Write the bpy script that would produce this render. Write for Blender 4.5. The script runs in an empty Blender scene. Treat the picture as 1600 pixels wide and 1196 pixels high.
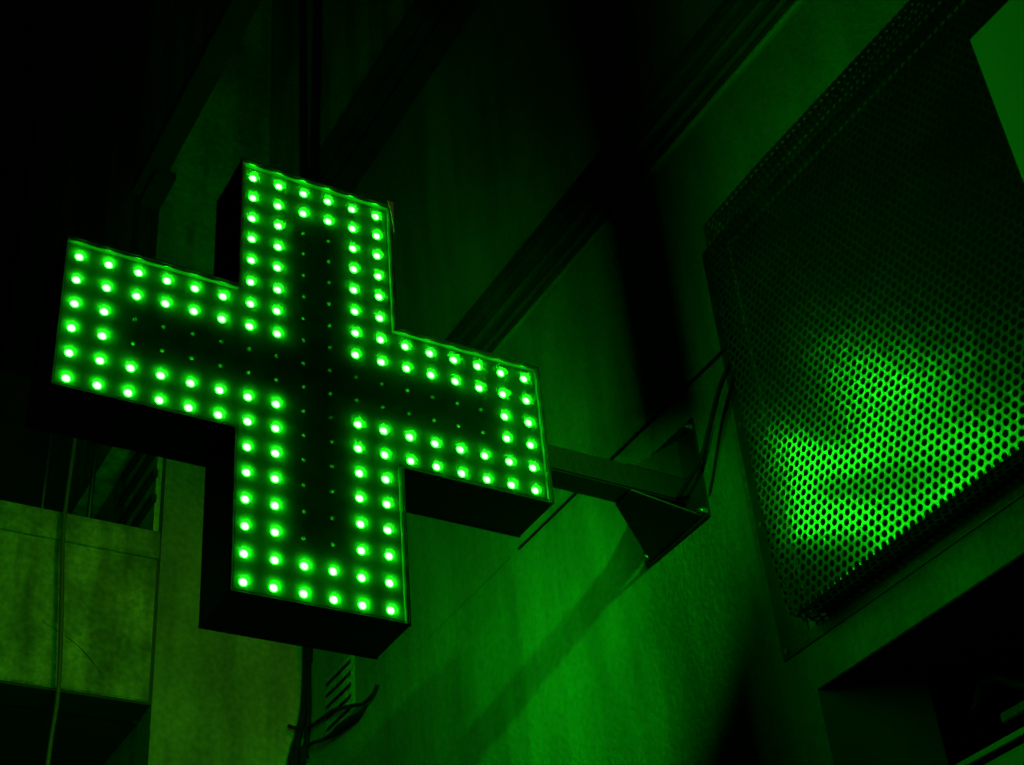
import bpy, bmesh, math, random
from mathutils import Vector, Matrix
random.seed(7)
sc = bpy.context.scene

# ------------------------------------------------------------------ camera, world, light, exposure
CAM = Vector((-0.89141631, -1.97682193, -1.62289004))
RX = Vector((0.8661897465872764, -0.4932036938011078, -0.08040795562572077))
RD = Vector((0.23712427977692513, 0.5473056034209823, -0.8026385565147702))
RF = Vector((0.4398720255338356, 0.676170609302625, 0.591021072608941))
cd = bpy.data.cameras.new("camera")
cam = bpy.data.objects.new("camera", cd)
sc.collection.objects.link(cam)
m = Matrix.Identity(4)
for i in range(3):
    m[i][0] = RX[i]; m[i][1] = -RD[i]; m[i][2] = -RF[i]; m[i][3] = CAM[i]
cam.matrix_world = m
cd.sensor_width = 36.0
cd.lens = 2441.4 * 36 / 1600
cd.clip_start = 0.02
cd.clip_end = 400
sc.camera = cam

world = bpy.data.worlds.new("World")
sc.world = world
world.use_nodes = True
wn = world.node_tree
for n in list(wn.nodes): wn.nodes.remove(n)
wo = wn.nodes.new("ShaderNodeOutputWorld")
bg = wn.nodes.new("ShaderNodeBackground")
sky = wn.nodes.new("ShaderNodeTexSky")
sky.sky_type = 'NISHITA'
sky.sun_disc = False
sky.sun_elevation = math.radians(1)
sky.sun_rotation = math.radians(200)
wn.links.new(sky.outputs[0], bg.inputs[0])
bg.inputs[1].default_value = 0.0002
wn.links.new(bg.outputs[0], wo.inputs[0])

# warm street lamp far down the street behind the photographer; its beam ends low on the facade
sp = bpy.data.lights.new("street_lamp_light", 'SPOT')
sp.color = (1.0, 0.60, 0.10)
sp.energy = 340
sp.spot_size = math.radians(8.5)
sp.spot_blend = 1.0
sp.shadow_soft_size = 0.12
spo = bpy.data.objects.new("street_lamp_light", sp)
sc.collection.objects.link(spo)
spo.location = (0.25, -12.0, 4.5)
spo.rotation_euler = (Vector((0.30, 1.86, 0.15)) - spo.location).to_track_quat('-Z', 'Y').to_euler()

# light of another green shop sign that hangs further back, above and outside the frame
s2 = bpy.data.lights.new("green_sign_light", 'SPOT')
s2.color = (0.003, 1.0, 0.004)
s2.energy = 215
s2.spot_size = math.radians(30)
s2.spot_blend = 1.0
s2.shadow_soft_size = 0.02
s2o = bpy.data.objects.new("green_sign_light", s2)
sc.collection.objects.link(s2o)
s2o.location = (-0.07, -1.49, 0.25)
s2o.rotation_euler = (Vector((0.80, 1.0, -0.34)) - s2o.location).to_track_quat('-Z', 'Y').to_euler()

sc.view_settings.view_transform = 'Standard'
sc.view_settings.look = 'None'
sc.view_settings.exposure = 0
sc.view_settings.gamma = 1
sc.view_settings.use_curve_mapping = False
sc.cycles.sample_clamp_indirect = 2.0
sc.cycles.max_bounces = 7
sc.cycles.transparent_max_bounces = 12
sc.cycles.caustics_reflective = False
sc.cycles.caustics_refractive = False
sc.cycles.use_denoising = True

# ------------------------------------------------------------------ helpers
COL = sc.collection
def mesh(name, verts, faces, mat, parent=None, smooth=False):
    me = bpy.data.meshes.new(name)
    me.from_pydata([tuple(v) for v in verts], [], faces)
    me.update()
    if mat: me.materials.append(mat)
    if smooth:
        for p in me.polygons: p.use_smooth = True
    o = bpy.data.objects.new(name, me)
    COL.objects.link(o)
    if parent: o.parent = parent
    return o
def thing(name, label, cat, group=None):
    o = bpy.data.objects.new(name, None)
    o.empty_display_size = 0.1
    COL.objects.link(o)
    return tag(o, label, cat, group)
def tag(o, label=None, cat=None, group=None, kind=None):
    if label: o["label"] = label
    if cat: o["category"] = cat
    if group: o["group"] = group
    if kind: o["kind"] = kind
    return o
class MB:
    def __init__(s): s.v = []; s.f = []
    def add(s, v, f):
        b = len(s.v); s.v += [tuple(x) for x in v]; s.f += [tuple(b + i for i in q) for q in f]; return s
    def box(s, x0, x1, y0, y1, z0, z1):
        v = [(x, y, z) for x in (x0, x1) for y in (y0, y1) for z in (z0, z1)]
        return s.add(v, [(0,1,3,2),(4,6,7,5),(0,4,5,1),(2,3,7,6),(0,2,6,4),(1,5,7,3)])
    def prism(s, poly, axis, a, b):
        """poly: 2-D points, extruded along axis (0 x, 1 y, 2 z) from a to b"""
        n = len(poly)
        def P(p, t):
            return {0: (t, p[0], p[1]), 1: (p[0], t, p[1]), 2: (p[0], p[1], t)}[axis]
        v = [P(p, a) for p in poly] + [P(p, b) for p in poly]
        f = [tuple(range(n))[::-1], tuple(range(n, 2*n))] + [(i, (i+1) % n, n + (i+1) % n, n + i) for i in range(n)]
        return s.add(v, f)
    def ring(s, outer, inner, y0, y1):
        """a closed ring between two polygons (x,z), from y0 to y1"""
        n = len(outer)
        v = [(p[0], y0, p[1]) for p in outer] + [(p[0], y0, p[1]) for p in inner] + \
            [(p[0], y1, p[1]) for p in outer] + [(p[0], y1, p[1]) for p in inner]
        f = []
        for i in range(n):
            j = (i + 1) % n
            f += [(i, j, n+j, n+i), (2*n+i, 3*n+i, 3*n+j, 2*n+j), (i, 2*n+i, 2*n+j, j), (n+i, n+j, 3*n+j, 3*n+i)]
        return s.add(v, f)
    def tube(s, pts, r, seg=10):
        pts = [Vector(p) for p in pts]
        n = len(pts)
        rs = r if isinstance(r, (list, tuple)) else [r] * n
        b = len(s.v)
        up = Vector((0.13, 0.21, 0.97)).normalized()
        for i, p in enumerate(pts):
            d = (pts[min(i+1, n-1)] - pts[max(i-1, 0)]).normalized()
            a = d.cross(up)
            if a.length < 0.1: a = d.cross(Vector((1, 0.1, 0)))
            a.normalize(); c = d.cross(a)
            for k in range(seg):
                t = 2 * math.pi * k / seg
                s.v.append(tuple(p + (a * math.cos(t) + c * math.sin(t)) * rs[i]))
        for i in range(n - 1):
            for k in range(seg):
                q = (k + 1) % seg
                s.f.append((b+i*seg+k, b+i*seg+q, b+(i+1)*seg+q, b+(i+1)*seg+k))
        s.f.append(tuple(b+k for k in range(seg))[::-1])
        s.f.append(tuple(b+(n-1)*seg+k for k in range(seg)))
        return s
    def build(s, name, mat, parent=None, smooth=False, bevel=0):
        o = mesh(name, s.v, s.f, mat, parent, smooth)
        bm = bmesh.new(); bm.from_mesh(o.data)
        bmesh.ops.recalc_face_normals(bm, faces=bm.faces)
        if bevel:
            bmesh.ops.bevel(bm, geom=[e for e in bm.edges if len(e.link_faces) == 2 and e.calc_face_angle(0) > 0.5],
                            offset=bevel, segments=2, affect='EDGES', clamp_overlap=True)
        bm.to_mesh(o.data); bm.free()
        return o
def smoothline(pts, k=6):
    """Catmull-Rom through the points"""
    P = [Vector(p) for p in pts]; P = [P[0]*2 - P[1]] + P + [P[-1]*2 - P[-2]]
    out = []
    for i in range(1, len(P) - 2):
        for j in range(k):
            t = j / k
            a, b, c, d = P[i-1], P[i], P[i+1], P[i+2]
            out.append(0.5 * ((2*b) + (c-a)*t + (2*a-5*b+4*c-d)*t*t + (3*b-a-3*c+d)*t**3))
    out.append(P[-2])
    return out

def nt(name):
    mt = bpy.data.materials.new(name); mt.use_nodes = True
    t = mt.node_tree
    for n in list(t.nodes): t.nodes.remove(n)
    out = t.nodes.new("ShaderNodeOutputMaterial")
    return mt, t, out
def mat(name, col, rough=0.6, metal=0.0, var=0.25, scale=6.0, bump=0.0, bscale=60.0, col2=None, spec=0.5, dist=0.004, stretch=None, grain=0):
    mt, t, out = nt(name)
    b = t.nodes.new("ShaderNodeBsdfPrincipled")
    t.links.new(b.outputs[0], out.inputs[0])
    b.inputs["Roughness"].default_value = rough
    b.inputs["Metallic"].default_value = metal
    b.inputs["Specular IOR Level"].default_value = spec
    tc = t.nodes.new("ShaderNodeTexCoord")
    src = tc.outputs["Object"]
    if stretch:
        mp = t.nodes.new("ShaderNodeMapping"); mp.inputs["Scale"].default_value = stretch
        t.links.new(src, mp.inputs[0]); srcm = mp.outputs[0]
    else: srcm = src
    nz = t.nodes.new("ShaderNodeTexNoise"); nz.inputs["Scale"].default_value = scale
    nz.inputs["Detail"].default_value = 8; nz.inputs["Roughness"].default_value = 0.62
    t.links.new(srcm, nz.inputs["Vector"])
    cr = t.nodes.new("ShaderNodeValToRGB")
    cr.color_ramp.elements[0].position = 0.38; cr.color_ramp.elements[1].position = 0.62
    lo = col2 if col2 else tuple(c * (1 - var) for c in col)
    cr.color_ramp.elements[0].color = (*lo, 1); cr.color_ramp.elements[1].color = (*col, 1)
    t.links.new(nz.outputs["Fac"], cr.inputs[0])
    if grain:
        g1 = t.nodes.new("ShaderNodeTexNoise"); g1.inputs["Scale"].default_value = 55; g1.inputs["Detail"].default_value = 5
        t.links.new(src, g1.inputs["Vector"])
        g2 = t.nodes.new("ShaderNodeMapRange"); g2.inputs[1].default_value = .35; g2.inputs[2].default_value = .65
        g2.inputs[3].default_value = 1 - grain; g2.inputs[4].default_value = 1.0
        t.links.new(g1.outputs["Fac"], g2.inputs[0])
        # thin vertical dirt streaks
        mp2 = t.nodes.new("ShaderNodeMapping"); mp2.inputs["Scale"].default_value = (9, 9, 0.9); t.links.new(src, mp2.inputs[0])
        g3 = t.nodes.new("ShaderNodeTexNoise"); g3.inputs["Scale"].default_value = 1.5; g3.inputs["Detail"].default_value = 4
        t.links.new(mp2.outputs[0], g3.inputs["Vector"])
        g4 = t.nodes.new("ShaderNodeMapRange"); g4.inputs[1].default_value = .40; g4.inputs[2].default_value = .56
        g4.inputs[3].default_value = 1 - grain; g4.inputs[4].default_value = 1.0
        t.links.new(g3.outputs["Fac"], g4.inputs[0])
        mm = t.nodes.new("ShaderNodeMath"); mm.operation = 'MULTIPLY'
        t.links.new(g2.outputs[0], mm.inputs[0]); t.links.new(g4.outputs[0], mm.inputs[1])
        vm = t.nodes.new("ShaderNodeVectorMath"); vm.operation = 'SCALE'
        t.links.new(cr.outputs[0], vm.inputs[0]); t.links.new(mm.outputs[0], vm.inputs["Scale"])
        t.links.new(vm.outputs[0], b.inputs["Base Color"])
    else: t.links.new(cr.outputs[0], b.inputs["Base Color"])
    if bump:
        n2 = t.nodes.new("ShaderNodeTexNoise"); n2.inputs["Scale"].default_value = bscale
        n2.inputs["Detail"].default_value = 6
        t.links.new(src, n2.inputs["Vector"])
        bp = t.nodes.new("ShaderNodeBump"); bp.inputs["Strength"].default_value = bump
        bp.inputs["Distance"].default_value = dist
        t.links.new(n2.outputs["Fac"], bp.inputs["Height"]); t.links.new(bp.outputs[0], b.inputs["Normal"])
    return mt

M = {}
M['wall'] = mat('plaster', (0.25, 0.25, 0.23), 0.85, var=0.42, scale=2.6, bump=0.8, bscale=90, spec=0.2, stretch=(1, 1, 0.45), grain=0.2)
M['render'] = mat('stained_render', (0.40, 0.35, 0.20), 0.9, scale=5.5, bump=0.6, bscale=70, col2=(0.17, 0.17, 0.10), spec=0.2, grain=0.36)
M['pier'] = mat('pier_plaster', (0.29, 0.27, 0.20), 0.88, scale=1.9, var=0.35, bump=0.4, bscale=80, spec=0.2, grain=0.28)
M['sooty'] = mat('sooty_moulding', (0.03, 0.03, 0.027), 0.8, var=0.5, scale=9, bump=0.4, bscale=40, spec=0.2)
M['rib'] = mat('moulding_rib_highlight', (0.06, 0.06, 0.055), 0.8, var=0.6, scale=7, bump=0.4, bscale=60, stretch=(1, .3, 1))
M['fillet'] = mat('moulding_fillet_highlight', (0.20, 0.20, 0.185), 0.7, var=0.5, scale=7, bump=0.3, bscale=60, stretch=(1, .3, 1))
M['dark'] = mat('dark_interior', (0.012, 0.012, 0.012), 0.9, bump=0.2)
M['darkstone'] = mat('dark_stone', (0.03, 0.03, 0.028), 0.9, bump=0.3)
M['upper'] = mat('upper_plaster', (0.50, 0.50, 0.47), 0.9, var=0.4, scale=2, bump=0.3, bscale=60, spec=0.15, grain=0.4)
M['case'] = mat('case_paint', (0.012, 0.014, 0.013), 0.5, var=0.3, scale=14, bump=0.1, bscale=30, spec=0.3)
M['lip'] = mat('case_inner_metal', (0.09, 0.10, 0.09), 0.5, metal=0.3, var=0.3, scale=18, bump=0.25, bscale=25)
M['board'] = mat('circuit_board', (0.004, 0.020, 0.007), 0.95, var=0.35, scale=30, bump=0.1, bscale=200, spec=0.0)
M['unlit'] = mat('unlit_lens', (0.25, 0.36, 0.24), 0.25, var=0.2, scale=90)
M['cable'] = mat('black_cable', (0.005, 0.005, 0.005), 0.8, bump=0.2, spec=0.2)
M['palecable'] = mat('grey_cable', (0.06, 0.065, 0.055), 0.6, bump=0.2)
M['tube'] = mat('bracket_paint', (0.005, 0.005, 0.015), 0.5, var=0.35, scale=22, bump=0.3, bscale=90)
M['plate'] = mat('bracket_plate', (0.013, 0.018, 0.016), 0.45, var=0.4, scale=22, bump=0.3, bscale=90)
M['bolt'] = mat('bolt_steel', (0.35, 0.36, 0.35), 0.3, metal=0.9)
M['perf'] = mat('perforated_steel', (0.02, 0.022, 0.02), 0.20, metal=0.0, var=0.5, scale=9, bump=0.4, bscale=30, spec=1.0, dist=0.002)
M['panel'] = mat('panel_paint', (0.32, 0.33, 0.32), 0.55, var=0.06, scale=3)
M['fascia'] = mat('fascia_paint', (0.19, 0.19, 0.175), 0.5, var=0.2, scale=6, bump=0.1)
M['ground'] = mat('asphalt', (0.05, 0.05, 0.05), 0.9, bump=0.6, bscale=90)
M['tape'] = mat('pale_tape', (0.30, 0.55, 0.60), 0.6, var=0.2, scale=60)
M['joint'] = mat('dirty_joint', (0.05, 0.05, 0.045), 0.9)

def lamp_mat():
    mt, t, out = nt('lit_lens')
    e = t.nodes.new("ShaderNodeEmission")
    e.inputs[0].default_value = (0.0072, 1.0, 0.0074, 1); e.inputs[1].default_value = LED
    t.links.new(e.outputs[0], out.inputs[0])
    return mt
LED = 320.0
M['lit'] = lamp_mat()
def pane_mat(tint=(0.95, 0.96, 0.95, 1)):
    mt, t, out = nt('clear_cover')
    tr = t.nodes.new("ShaderNodeBsdfTransparent"); tr.inputs[0].default_value = tint
    gl = t.nodes.new("ShaderNodeBsdfGlossy"); gl.inputs["Roughness"].default_value = 0.08
    lw = t.nodes.new("ShaderNodeLayerWeight"); lw.inputs[0].default_value = 0.5
    pw = t.nodes.new("ShaderNodeMath"); pw.operation = 'POWER'; pw.inputs[1].default_value = 3.0
    fr = t.nodes.new("ShaderNodeMath"); fr.operation = 'MULTIPLY_ADD'; fr.inputs[1].default_value = 0.6; fr.inputs[2].default_value = 0.02
    t.links.new(lw.outputs["Facing"], pw.inputs[0]); t.links.new(pw.outputs[0], fr.inputs[0])
    mx = t.nodes.new("ShaderNodeMixShader")
    t.links.new(fr.outputs[0], mx.inputs[0]); t.links.new(tr.outputs[0], mx.inputs[1]); t.links.new(gl.outputs[0], mx.inputs[2])
    hz = t.nodes.new("ShaderNodeBsdfTranslucent"); hz.inputs[0].default_value = (0.9, 0.92, 0.9, 1)
    tc = t.nodes.new("ShaderNodeTexCoord"); nz = t.nodes.new("ShaderNodeTexNoise"); nz.inputs["Scale"].default_value = 22; nz.inputs["Detail"].default_value = 7
    t.links.new(tc.outputs["Object"], nz.inputs["Vector"])
    ml = t.nodes.new("ShaderNodeMath"); ml.operation = 'MULTIPLY'; ml.inputs[1].default_value = 2 * HAZE
    t.links.new(nz.outputs["Fac"], ml.inputs[0])
    m2 = t.nodes.new("ShaderNodeMixShader")
    t.links.new(ml.outputs[0], m2.inputs[0]); t.links.new(mx.outputs[0], m2.inputs[1]); t.links.new(hz.outputs[0], m2.inputs[2])
    t.links.new(m2.outputs[0], out.inputs[0])
    return mt
HAZE = 0.017          # scatter put into the covers to imitate camera bloom round each lens
M['pane'] = pane_mat()
M['front_pane'] = pane_mat((0.67, 0.67, 0.67, 1))
def bead_mat():
    mt, t, out = nt('cover_edge_plastic')
    a = t.nodes.new("ShaderNodeBsdfTranslucent"); a.inputs[0].default_value = (0.35, 0.38, 0.35, 1)
    b = t.nodes.new("ShaderNodeBsdfGlossy"); b.inputs["Roughness"].default_value = 0.2
    tc = t.nodes.new("ShaderNodeTexCoord"); nz = t.nodes.new("ShaderNodeTexNoise"); nz.inputs["Scale"].default_value = 40
    t.links.new(tc.outputs["Object"], nz.inputs["Vector"])
    cr = t.nodes.new("ShaderNodeValToRGB"); cr.color_ramp.elements[0].position = .42; cr.color_ramp.elements[1].position = .62
    cr.color_ramp.elements[0].color = (.06, .06, .06, 1); cr.color_ramp.elements[1].color = (.03, .035, .03, 1)
    t.links.new(nz.outputs["Fac"], cr.inputs[0]); t.links.new(cr.outputs[0], a.inputs[0])
    mx = t.nodes.new("ShaderNodeMixShader"); mx.inputs[0].default_value = 0.3
    t.links.new(a.outputs[0], mx.inputs[1]); t.links.new(b.outputs[0], mx.inputs[2]); t.links.new(mx.outputs[0], out.inputs[0])
    return mt
M['bead'] = bead_mat()

M['perf'].node_tree.nodes['Principled BSDF'].inputs['IOR'].default_value = 1.9
# ------------------------------------------------------------------ setting: street
g = MB().add([(-60, -60, -3.25), (60, -60, -3.25), (60, 60, -3.25), (-60, 60, -3.25)], [(0, 1, 2, 3)]).build('street', M['ground'])
tag(g, kind='structure')

# ------------------------------------------------------------------ right-hand building (wall the sign hangs on)
XW = 0.8
YC = 1.85
rb = thing('plastered_building', 'plastered building wall that carries the green cross, with dark moulding running along it', 'building')
# lower wall, with the shop opening cut out of its lower near corner
MB().prism([(-7, -0.545), (-0.205, -0.545), (-0.205, -3.25), (4.2, -3.25), (4.2, 2.03), (-7, 2.03)], 0, XW, XW + 0.45).build('wall', M['wall'], rb)
MB().box(0.655, 1.25, -7, 4.2, 2.078, 6.5).build('upper_wall', M['upper'], rb)
# stepped soffit under the projecting upper storey
MB().box(0.725, 1.25, -7, YC + .02, 2.0305, 2.052).box(0.69, 1.25, -7, YC + .02, 2.0525, 2.064).box(0.64, 1.25, -7, YC + .02, 2.0645, 2.0775)\
    .build('upper_cornice', M['sooty'], rb, bevel=0.003)
# lower moulding: sooty ribs, with some ribs and the foot fillet lightened to look lit
def rib(p0, p1, m_, nm='moulding'):
    # one rolled rib of the moulding between two points of its profile (x, z)
    (x0, z0), (x1, z1) = p0, p1
    dx, dz = x1 - x0, z1 - z0; L = math.hypot(dx, dz); nx, nz_ = -dz / L, dx / L
    if nx > 0 or (nx == 0 and nz_ > 0): nx, nz_ = -nx, -nz_
    pts = [(0.7995, z0)] + [(x0 + dx*t + nx*L*.32*math.sin(math.pi*t), z0 + dz*t + nz_*L*.32*math.sin(math.pi*t)) for t in [k/6 for k in range(7)]] + [(0.7995, z1)]
    MB().prism(pts, 1, -7, YC).build(nm, m_, rb)
rib((0.790, 0.8065), (0.781, 0.8175), M['rib'])
rib((0.779, 0.8185), (0.771, 0.8265), M['sooty'])
rib((0.768, 0.8275), (0.756, 0.8365), M['rib'])
rib((0.755, 0.8375), (0.747, 0.8435), M['sooty'])
rib((0.744, 0.8445), (0.726, 0.8620), M['sooty'])
MB().prism([(0.7995, 0.863), (0.722, 0.863), (0.722, 0.888), (0.735, 0.896), (0.7995, 0.912)], 1, -7, YC).build('moulding', M['sooty'], rb)
MB().prism([(0.7995, 0.772), (0.792, 0.772), (0.787, 0.777), (0.787, 0.783), (0.792, 0.788), (0.7995, 0.788)], 1, -7, YC).build('fillet', M['fillet'], rb)
MB().prism([(0.7995, 0.7885), (0.790, 0.789), (0.785, 0.794), (0.785, 0.800), (0.7995, 0.8045)], 1, -7, YC).build('moulding', M['sooty'], rb)
# deep dark shop opening behind the wall
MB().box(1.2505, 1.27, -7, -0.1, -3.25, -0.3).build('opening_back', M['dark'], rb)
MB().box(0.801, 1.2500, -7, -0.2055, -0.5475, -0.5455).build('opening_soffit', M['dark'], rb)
# splayed jamb at the opening's far side
MB().prism([(0.8004, -0.2056), (0.93, -0.322), (0.93, -0.2056)], 2, -3.25, -0.5480).build('splayed_jamb', M['fascia'], rb)
# hairline crack that carries on where the thin cable stops
cr_ = MB()
pts = []
for i in range(24):
    t = i / 23
    pts.append((XW - 0.0002, 0.70 + 0.42 * t, 0.198 - 0.006 * t + random.uniform(-.0015, .0015)))
cr_.tube(pts, [0.0016 * (1 - 0.6 * i / 23) * random.uniform(.5, 1.2) for i in range(24)], 6)
cr_.build('crack', M['joint'], rb)

# ventilation grille: five dark slots cut as a small louvred plate
vg = thing('wall_vent', 'small slotted vent low on the plastered wall beside the corner cables', 'vent')
MB().box(0.7992, 0.7996, 1.550, 1.740, 0.190, 0.362).build('vent_plate', M['upper'], vg)
for i in range(5):
    z = 0.345 - i * 0.034
    MB().prism([(0.7962, z), (0.7900, z - 0.009), (0.7885, z - 0.012), (0.7930, z - 0.012), (0.7962, z - 0.010)], 1, 1.568, 1.722).build('slat', M['cable'], vg)

# ------------------------------------------------------------------ building across the corner
lb = thing('corner_building', 'dim yellowish plastered corner building with a stained balcony, behind the cross', 'building')
MB().box(0.34, 0.7985, 1.87, 4.2, -3.25, 1.30).build('pier', M['pier'], lb)
MB().box(0.262, 0.7985, 1.866, 4.2, 1.3005, 6.5).build('upper_pier', M['upper'], lb)
MB().box(0.168, 0.225, -2.2, 1.865, 2.12, 6.5).build('projecting_fin', M['upper'], lb)
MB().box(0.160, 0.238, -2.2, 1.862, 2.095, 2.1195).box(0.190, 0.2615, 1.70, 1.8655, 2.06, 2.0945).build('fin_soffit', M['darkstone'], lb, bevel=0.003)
# balcony
bal = MB().box(-3.2, 0.325, 1.852, 1.98, 0.268, 0.712).build('balcony_parapet', M['render'], lb, bevel=0.003)
MB().box(-3.2, 0.3245, 1.857, 1.98, 0.2605, 0.2675).build('balcony_slab_and_shade', M['darkstone'], lb)  # added dark sheet, its colour standing for shade under the parapet
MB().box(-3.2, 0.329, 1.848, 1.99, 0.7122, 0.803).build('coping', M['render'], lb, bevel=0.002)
MB().box(-3.2, 0.338, 1.9805, 4.2, 0.262, 0.34).build('balcony_slab_and_shade', M['darkstone'], lb)
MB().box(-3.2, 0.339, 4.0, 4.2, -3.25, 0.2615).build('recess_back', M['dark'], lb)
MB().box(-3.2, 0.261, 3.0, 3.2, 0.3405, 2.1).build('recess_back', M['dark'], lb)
# dark joint between parapet and pier
MB().box(0.3255, 0.3395, 1.874, 1.98, 0.27, 0.80).build('joint', M['joint'], lb)
for pts in ([(-.42, .70), (-.36, .63), (-.33, .61), (-.25, .50), (-.22, .47)], [(.02, .45), (.07, .43), (.12, .40), (.17, .35), (.19, .33)], [(-.16, .80), (-.17, .76), (-.165, .715)]):
    pp = smoothline([(x, 1.8515 if z < .712 else 1.8475, z + random.uniform(-.004, .004)) for x, z in pts], 5)
    MB().tube(pp, [random.uniform(.0006, .0022) for _ in pp], 5).build('crack', M['joint'], lb)
# shutter slats on the pier's side
sh = thing('folded_shutter', 'folded dark shutter against the pier side above the balcony', 'shutter')
MB().box(0.322, 0.3385, 1.90, 2.22, 0.82, 1.36).build('shutter_panel', M['upper'], sh)
for z in (0.93, 1.02, 1.11, 1.20):
    MB().box(0.306, 0.3215, 1.885, 2.22, z, z + 0.022).build('slat', M['dark'], sh)
# thin railings behind the parapet
for i, (x, y, h) in enumerate([(0.16, 2.02, 1.35), (0.02, 2.02, 1.3)]):
    o = MB().tube([(x, y, 0.80), (x + .003, y, h - .2), (x, y, h)], 0.008).build('post', M['plate'], None, True)
    tag(o, ['thin post standing on the balcony nearest the folded shutter', 'thin post standing on the balcony left of the one by the shutter'][i], 'post')

# ------------------------------------------------------------------ LED cross
P = 0.05
A, B = 0.1525, 0.4525            # half extents of the outline
def cross(a, b):
    return [(-a, b), (a, b), (a, a), (b, a), (b, -a), (a, -a), (a, -b), (-a, -b), (-a, -a), (-b, -a), (-b, a), (-a, a)]
sign = thing('pharmacy_cross', 'glowing green LED cross sign in a black box case, held off the wall', 'sign')
Y0, Y1 = -0.0088, 0.1170
MB().ring(cross(A, B), cross(A - .0022, B - .0022), Y0 + .003, Y1 - .003).build('case', M['case'], sign)
MB().ring(cross(A - .0024, B - .0024), cross(A - .0036, B - .0036), Y0 + .0035, 0.0052).build('inner_lip', M['lip'], sign)
for nm, ya, yb in (('circuit_board', 0.0055, 0.009), ('rear_circuit_board', 0.102, 0.106)):
    MB().prism(cross(A - .0024, B - .0024), 1, ya, yb).build(nm, M['board'], sign)
# front and rear covers with rounded plastic beads along their edges
def bead(y0, y1): return MB().ring(cross(A - .0052, B - .0052), cross(A - .0064, B - .0064), y0, y1)
def trim(y0, y1): return MB().ring(cross(A + .0012, B + .0012), cross(A - .0012, B - .0012), y0, y1)
fc = MB().prism(cross(A - .0042, B - .0042), 1, -0.0012, -0.0005).build('front_cover', M['front_pane'], sign)
bead(Y0 + .0014, Y0 + .0032).build('cover_edge', M['bead'], fc)
trim(Y0, Y0 + .0028).build('frame_trim', M['case'], sign)
rc = MB().prism(cross(A - .0042, B - .0042), 1, 0.1100, 0.1107).build('rear_cover', M['pane'], sign)
trim(Y1 - .0028, Y1).build('frame_trim', M['case'], sign)
# lenses
def dome(r, h, seg=12, s=1.0, y=0.0054, rings=3):
    v = []; f = []
    v += [(r*math.cos(2*math.pi*k/seg), y, r*math.sin(2*math.pi*k/seg)) for k in range(seg)]
    for j in range(1, rings):
        t = j / rings * math.pi / 2
        v += [(r*math.cos(t)*math.cos(2*math.pi*k/seg), y - s*h*math.sin(t), r*math.cos(t)*math.sin(2*math.pi*k/seg)) for k in range(seg)]
    v.append((0, y - s*h, 0))
    for j in range(rings - 1):
        for k in range(seg):
            q = (k+1) % seg
            f.append((j*seg+k, j*seg+q, (j+1)*seg+q, (j+1)*seg+k))
    top = len(v) - 1
    for k in range(seg): f.append(((rings-1)*seg+k, (rings-1)*seg+(k+1) % seg, top))
    return v, f
cells = []
for c in range(18):
    for r in range(18):
        if not (6 <= c < 12 or 6 <= r < 12): continue
        un = (8 <= c <= 9 and 2 <= r <= 15) or (8 <= r <= 9 and 2 <= c <= 15)
        cells.append((c, r, not un))
dv, df = dome(0.0067, 0.0031, 16)
uv_, uf = dome(0.0034, 0.0040)
def jit(c, r):
    rr = random.Random(c * 31 + r * 7)
    return rr.uniform(-.0007, .0007), rr.uniform(-.0007, .0007)
lit = [(c, r) for c, r, l in cells if l]
def dist(cr):
    x, z = (cr[0]-8.5)*P, (8.5-cr[1])*P
    return (Vector((x, 0, z)) - CAM).length
lit.sort(key=dist)
proto = None
for c, r in lit[:100]:
    jx, jz = jit(c, r)
    if proto is None:
        proto = MB().add(dv, df).build('lit_led', M['lit'], sign, True); o = proto
    else:
        o = proto.copy(); COL.objects.link(o); o.parent = sign
    o.location = ((c-8.5)*P + jx, 0, (8.5-r)*P + jz)
rest = MB()
for c, r in lit[100:]:
    jx, jz = jit(c, r)
    rest.add([(x + (c-8.5)*P + jx, y, z + (8.5-r)*P + jz) for x, y, z in dv], df)
dvb, dfb = dome(0.0061, 0.0024, 8, -1.0, 0.1061, 2)
for c, r in lit:
    rest.add([(x + (c-8.5)*P, y, z + (8.5-r)*P) for x, y, z in dvb], dfb)
tag(rest.build('lit_led', M['lit'], sign, True), kind='stuff')
up = None
for c, r, l in cells:
    if l: continue
    jx, jz = jit(c, r)
    if up is None: up = MB().add(uv_, uf).build('unlit_led', M['unlit'], sign, True); o = up
    else: o = up.copy(); COL.objects.link(o); o.parent = sign
    o.location = ((c-8.5)*P + jx, 0, (8.5-r)*P + jz)
# a curled strip of pale film at the upper right corner of the top arm
MB().add([(0.1385, -.0195, .4515), (0.1515, -.0208, .4515), (0.1508, -.0195, .375), (0.1475, -.0195, .408), (0.1435, -.0197, .436),
          (0.1385, -.0188, .4515), (0.1515, -.0200, .4515), (0.1508, -.0188, .375), (0.1475, -.0188, .408), (0.1435, -.0190, .436)],
         [(0, 4, 3, 2, 1), (5, 6, 7, 8, 9), (0, 1, 6, 5), (1, 2, 7, 6), (2, 3, 8, 7), (3, 4, 9, 8), (4, 0, 5, 9)]).build('peeling_film', M['tape'], sign)

# ------------------------------------------------------------------ bracket
bk = thing('sign_bracket', 'dark teal square arm and bolted wall plate holding the cross', 'bracket')
MB().box(0.4541, 0.793, 0.030, 0.088, -0.047, 0.010).build('arm', M['tube'], bk, bevel=0.003)
MB().box(0.7935, 0.7992, -0.022, 0.195, -0.104, 0.122).build('wall_plate', M['plate'], bk, bevel=0.001)
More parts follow.
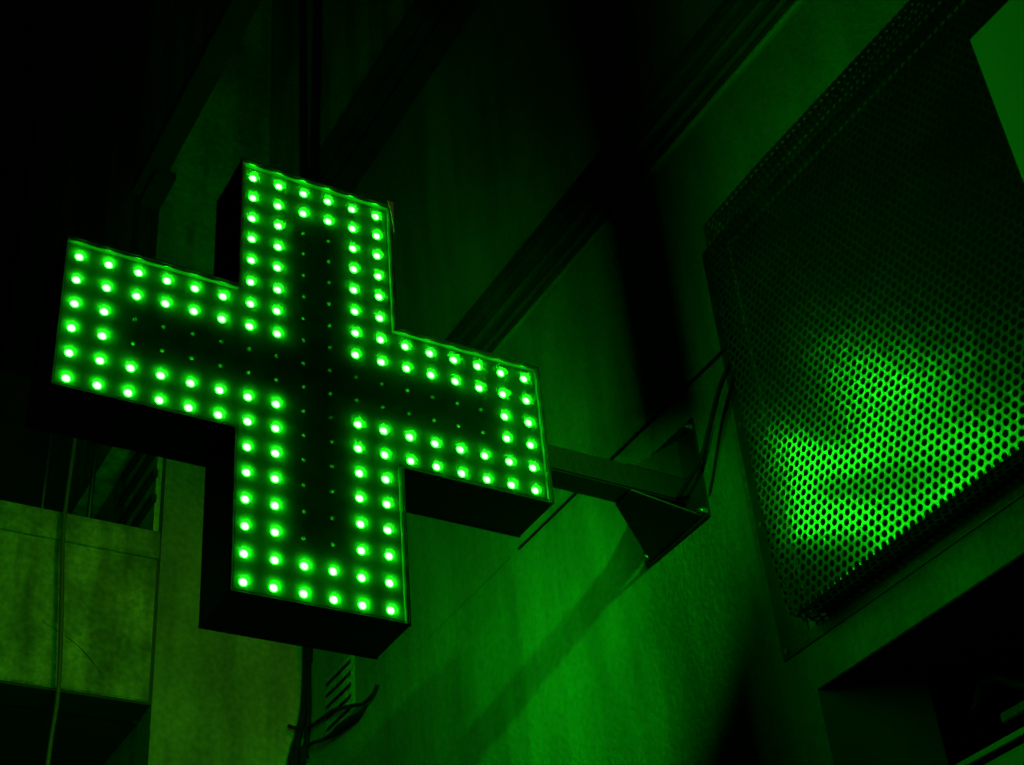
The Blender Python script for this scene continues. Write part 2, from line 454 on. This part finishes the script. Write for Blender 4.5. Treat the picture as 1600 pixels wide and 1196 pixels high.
# lower brace: a folded sheet closing from the arm down to the plate's foot
MB().add([(0.66, 0.031, -0.0475), (0.66, 0.087, -0.0475), (0.7930, 0.176, -0.094), (0.7930, -0.004, -0.094),
          (0.66, 0.031, -0.0515), (0.66, 0.087, -0.0515), (0.7930, 0.176, -0.098), (0.7930, -0.004, -0.098)],
         [(0, 1, 2, 3), (7, 6, 5, 4), (0, 3, 7, 4), (1, 5, 6, 2), (0, 4, 5, 1), (3, 2, 6, 7)]).build('lower_brace', M['plate'], bk)
for y in (0.034, 0.080):
    MB().prism([(0.675, 0.0105), (0.7930, 0.0105), (0.7930, 0.100)], 1, y, y + 0.004).build('upper_brace', M['plate'], bk)
MB().box(0.66, 0.7930, 0.032, 0.086, 0.0105, 0.0135).build('weld_strip', M['plate'], bk)
for y, z in ((-0.008, -0.088), (0.180, -0.088), (-0.008, 0.106), (0.180, 0.106)):
    bm_ = MB(); bm_.tube([(0.7933, y, z), (0.7875, y, z)], 0.0085, 6).tube([(0.7874, y, z), (0.7800, y, z)], 0.0042, 8)
    bm_.build('bolt', M['bolt'], bk)

# ------------------------------------------------------------------ perforated steel box over a wall unit
pb = thing('perforated_box', 'perforated steel cover box on the wall reflecting the green cross', 'box')
ZT, ZB = 0.445, -0.444
YL, YR = -0.225, -1.30
XF = 0.7235
def profile(n, lo, hi, gentle, depth):
    """list of (coordinate, offset to the wall, arclen) across a face with rolled edges"""
    pts = []
    R = 0.009
    N = 400
    for i in range(N + 1):
        c = lo + R + (hi - lo - 2*R) * i / N
        off = 0
        d0 = c - (lo + R)
        if d0 < gentle[0]: off = gentle[1] * (1 - d0/gentle[0])**2.0
        d1 = (hi - R) - c
        if d1 < gentle[2]: off = gentle[3] * (1 - d1/gentle[2])**2.0
        pts.append((c, off))
    o0, o1 = pts[0][1], pts[-1][1]
    for i in range(1, 13):
        a = i / 12 * math.pi / 2
        pts.insert(0, (lo + R - R*math.sin(a), o0 + R*(1 - math.cos(a))))
        pts.append((hi - R + R*math.sin(a), o1 + R*(1 - math.cos(a))))
    end = XW - XF - 0.0015
    pts.insert(0, (pts[0][0], end)); pts.append((pts[-1][0], end))
    s = [0]
    for a, b in zip(pts, pts[1:]): s.append(s[-1] + math.hypot(b[0]-a[0], b[1]-a[1]))
    return pts, s
zp, zs = profile(0, ZB, ZT, (0.22, 0.0160, 0.08, 0.003), 0)
yp, ys = profile(0, -1.30, YL, (0.08, 0.003, 0.25, 0.0080), 0)
import bisect
def samp(pp, ss, t):
    t = min(max(t, 0), ss[-1] - 1e-9)
    i = min(max(bisect.bisect_right(ss, t) - 1, 0), len(ss) - 2)
    f = (t - ss[i]) / (ss[i+1] - ss[i])
    return pp[i][0] + (pp[i+1][0]-pp[i][0])*f, pp[i][1] + (pp[i+1][1]-pp[i][1])*f
def pos(u, v, inset):
    y, oy = samp(yp, ys, u); z, oz = samp(zp, zs, v)
    return (XF + oy + oz + inset, y, z)
PITCH = 0.0166; ROW = PITCH * math.sqrt(3) / 2; HR = 0.0061
flapY = (ys[1] + 0.020); flapZ = (zs[1] + 0.020)
V = []; F = []
ang = [math.pi/6 * k + math.pi/6 * 0 for k in range(12)]
hexR = PITCH / math.sqrt(3)
def hexpt(k):
    # 12 points on the hexagon with corners up and down: even k at edge middles, odd k at corners
    a = math.pi / 6 * k
    rad = hexR * math.cos(math.pi/6) if k % 2 == 0 else hexR
    return rad * math.cos(a), rad * math.sin(a)
HP = [hexpt(k) for k in range(12)]
CP = [(HR*math.cos(math.pi/6*k), HR*math.sin(math.pi/6*k)) for k in range(12)]
TH = 0.0014
nr = int(zs[-1] / ROW); nc = int(ys[-1] / PITCH)
for j in range(nr):
    v0 = (j + 0.5) * ROW
    for i in range(nc):
        u0 = (i + 0.5 + 0.5 * (j % 2)) * PITCH
        if u0 > ys[-1] - 0.004: continue
        iny = flapY < u0 < ys[-1] - flapY
        inz = flapZ < v0 < zs[-1] - flapZ
        if not iny and not inz: continue
        b = len(V)
        V += [pos(u0 + p[0], v0 + p[1], 0) for p in HP] + [pos(u0 + p[0], v0 + p[1], 0) for p in CP]
        V += [pos(u0 + p[0]*.97, v0 + p[1]*.97, TH) for p in CP]
        for k in range(12):
            q = (k + 1) % 12
            F.append((b+k, b+12+k, b+12+q, b+q))
            F.append((b+12+k, b+24+k, b+24+q, b+12+q))
po = mesh('perforated_sheet', V, F, M['perf'], pb)
bmx = bmesh.new(); bmx.from_mesh(po.data); bmesh.ops.remove_doubles(bmx, verts=bmx.verts, dist=0.0004)
bmx.normal_update(); bmx.to_mesh(po.data); bmx.free()
# flange round the box, screwed to the wall
fo = [(-1.40, ZT + .012), (-0.140, ZT + .012), (-0.140, -0.466), (-1.40, -0.466)]
fi = [(-1.31, ZT - .02), (-0.215, ZT - .02), (-0.215, ZB + .001), (-1.31, ZB + .001)]
fm = MB(); n = 4
fm.add([(0.7972, y, z) for y, z in fo] + [(0.7972, y, z) for y, z in fi] + [(0.7995, y, z) for y, z in fo] + [(0.7995, y, z) for y, z in fi],
       sum([[(i, (i+1) % 4, 4+(i+1) % 4, 4+i), (8+i, 12+i, 12+(i+1) % 4, 8+(i+1) % 4), (i, 8+i, 8+(i+1) % 4, (i+1) % 4), (4+i, 4+(i+1) % 4, 12+(i+1) % 4, 12+i)] for i in range(4)], []))
fm.build('flange', M['plate'], pb)
for z in (0.30, 0.02, -0.20, -0.453):
    MB().tube([(0.797, -0.153, z), (0.7945, -0.153, z)], 0.005, 8).build('screw', M['bolt'], pb)
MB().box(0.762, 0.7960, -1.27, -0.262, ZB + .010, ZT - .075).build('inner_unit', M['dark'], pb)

# ------------------------------------------------------------------ blank panel, upper right
pn = thing('blank_panel', 'plain pale board catching green light in front of the perforated box', 'panel')
MB().box(0.620, 0.645, -1.75, -1.0065, -0.80, 0.130).build('board', M['panel'], pn, bevel=0.0015)
for z in (0.02, -0.7):
    MB().box(0.6455, 0.7990, -1.60, -1.56, z - .02, z + .02).build('stand_off', M['plate'], pn)

# ------------------------------------------------------------------ things in the shop opening
fs = thing('shop_fascia', 'green lit fascia board with a lipped top inside the dark opening', 'sign board')
MB().box(0.800, 0.86, -3.2, -0.30, -1.25, -0.7975).build('board', M['fascia'], fs, bevel=0.001)
MB().box(0.792, 0.86, -3.2, -0.30, -0.7905, -0.7805).build('lip', M['fascia'], fs, bevel=0.001)
MB().box(0.815, 0.85, -3.2, -0.30, -0.797, -0.791).build('groove', M['dark'], fs)
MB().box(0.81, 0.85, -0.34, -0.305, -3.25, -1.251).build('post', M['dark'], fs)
st = MB().box(0.935, 0.975, -1.1, -0.442, -0.688, -0.672).build('wooden_batten', M['render'], None, bevel=0.002)
tag(st, 'short pale worn batten inside the dark shop opening', 'batten')
cb = MB().tube(smoothline([(1.0, -0.255, -0.80), (1.0, -0.262, -0.674), (1.0, -0.298, -0.637), (1.0, -0.345, -0.610), (1.0, -0.372, -0.582), (1.0, -0.407, -0.585), (1.0, -0.47, -0.625), (1.0, -0.60, -0.64)]), 0.009)\
    .build('cable', M['palecable'], None, True)
tag(cb, 'thick cable looping through the dark shop opening', 'cable')

# ------------------------------------------------------------------ cables
def cab(pts, r, label, m='cable', smooth=True, group=None):
    o = MB().tube(smoothline(pts) if smooth else pts, r).build('cable', M[m], None, True)
    tag(o, label, 'cable', group); return o
cab([(0.794, -0.19, 0.205), (0.794, -0.163, 0.1995), (0.7955, 0.0, 0.1995), (0.7955, 0.25, 0.199), (0.7965, 0.45, 0.1985), (0.7965, 0.66, 0.197)], 0.0030,
    'thin straight black cable along the wall above the bracket')
cab([(0.775, -0.205, 0.170), (0.77, -0.19, 0.139), (0.768, -0.143, 0.096), (0.768, -0.102, 0.046), (0.768, -0.060, -0.002), (0.765, -0.010, -0.030), (0.764, 0.024, -0.046)], 0.0048,
    'black power cable drooping from the perforated box to the bracket arm')
cab([(0.797, -0.185, 0.17), (0.796, -0.155, 0.12), (0.795, -0.105, 0.055), (0.795, -0.055, -0.03), (0.795, -0.035, -0.06)], 0.0028,
    'thinner black cable pinned to the wall behind the drooping one')
cab([(0.789, 1.855, 0.62), (0.789, 1.853, 0.50), (0.788, 1.852, 0.415), (0.781, 1.852, 0.313), (0.765, 1.852, 0.235), (0.753, 1.852, 0.143), (0.750, 1.852, -0.1), (0.752, 1.852, -3.0)], 0.0115,
    'thick black cable bending down the wall corner below the cross')
cab([(0.783, 1.843, 0.385), (0.770, 1.842, 0.31), (0.755, 1.842, 0.24), (0.738, 1.842, 0.18), (0.729, 1.842, 0.13), (0.730, 1.842, 0.02), (0.735, 1.842, -0.3)], 0.0042,
    'slim black cable looping left of the thick corner cable')
cab([(0.7905, 1.842, 0.46), (0.7905, 1.84, 0.38), (0.789, 1.838, 0.30), (0.784, 1.838, 0.22), (0.772, 1.838, 0.14), (0.768, 1.838, -0.1), (0.77, 1.838, -3.0)], 0.0085,
    'black cable on the right of the corner bundle, nearest the vent')
cab([(0.730, 1.846, 0.258), (0.745, 1.843, 0.252), (0.770, 1.840, 0.250)], 0.005, 'short black cable tie sticking out from the corner bundle')
cab([(0.628, 1.495, 4.6), (0.625, 1.493, 2.932), (0.625, 1.485, 2.04), (0.74, 1.74, 1.3), (0.789, 1.855, 0.62)], 0.0125,
    'left of the two black cables hanging above the cross')
cab([(0.632, 1.28, 4.6), (0.627, 1.364, 2.80), (0.625, 1.409, 1.94), (0.74, 1.72, 1.25), (0.7905, 1.842, 0.46)], 0.0150,
    'right of the two black cables hanging above the cross')
# hook of stiff cable on the wall under the vent
cab([(0.792, 1.400, 0.190), (0.788, 1.418, 0.171), (0.786, 1.47, 0.168), (0.785, 1.52, 0.184), (0.785, 1.60, 0.212), (0.785, 1.666, 0.232), (0.787, 1.752, 0.243), (0.785, 1.83, 0.250)], 0.0052,
    'thin black wire from the corner bundle across the vent foot')
o = MB().tube(smoothline([(0.790, 1.46, 0.163), (0.786, 1.50, 0.150), (0.785, 1.56, 0.156), (0.784, 1.62, 0.160), (0.783, 1.70, 0.166), (0.783, 1.79, 0.190), (0.783, 1.835, 0.195), (0.784, 1.845, 0.185), (0.784, 1.833, 0.166)], 4),
              [0.003, 0.004, 0.005, 0.006, 0.008, 0.009, 0.010, 0.011, 0.012, 0.012, 0.012, 0.012, 0.011, 0.010, 0.008, 0.007, 0.0055, 0.0055, 0.005, 0.005, 0.005, 0.005, 0.005, 0.005, 0.005, 0.005, 0.005, 0.005, 0.005, 0.005, 0.005, 0.005, 0.005]).build('hook', M['cable'], None, True)
tag(o, 'black iron hook on the wall just below the vent', 'hook')
# loose grey cable hanging in front of the balcony
cab([(0.055, 1.80, 1.30), (0.042, 1.80, 1.0), (0.036, 1.80, 0.72), (0.052, 1.80, 0.49), (0.066, 1.80, 0.235), (0.058, 1.80, 0.03), (0.05, 1.8, -0.6), (0.05, 1.8, -3.2)], 0.0062,
    'loose grey cable hanging down in front of the stained balcony', 'palecable')
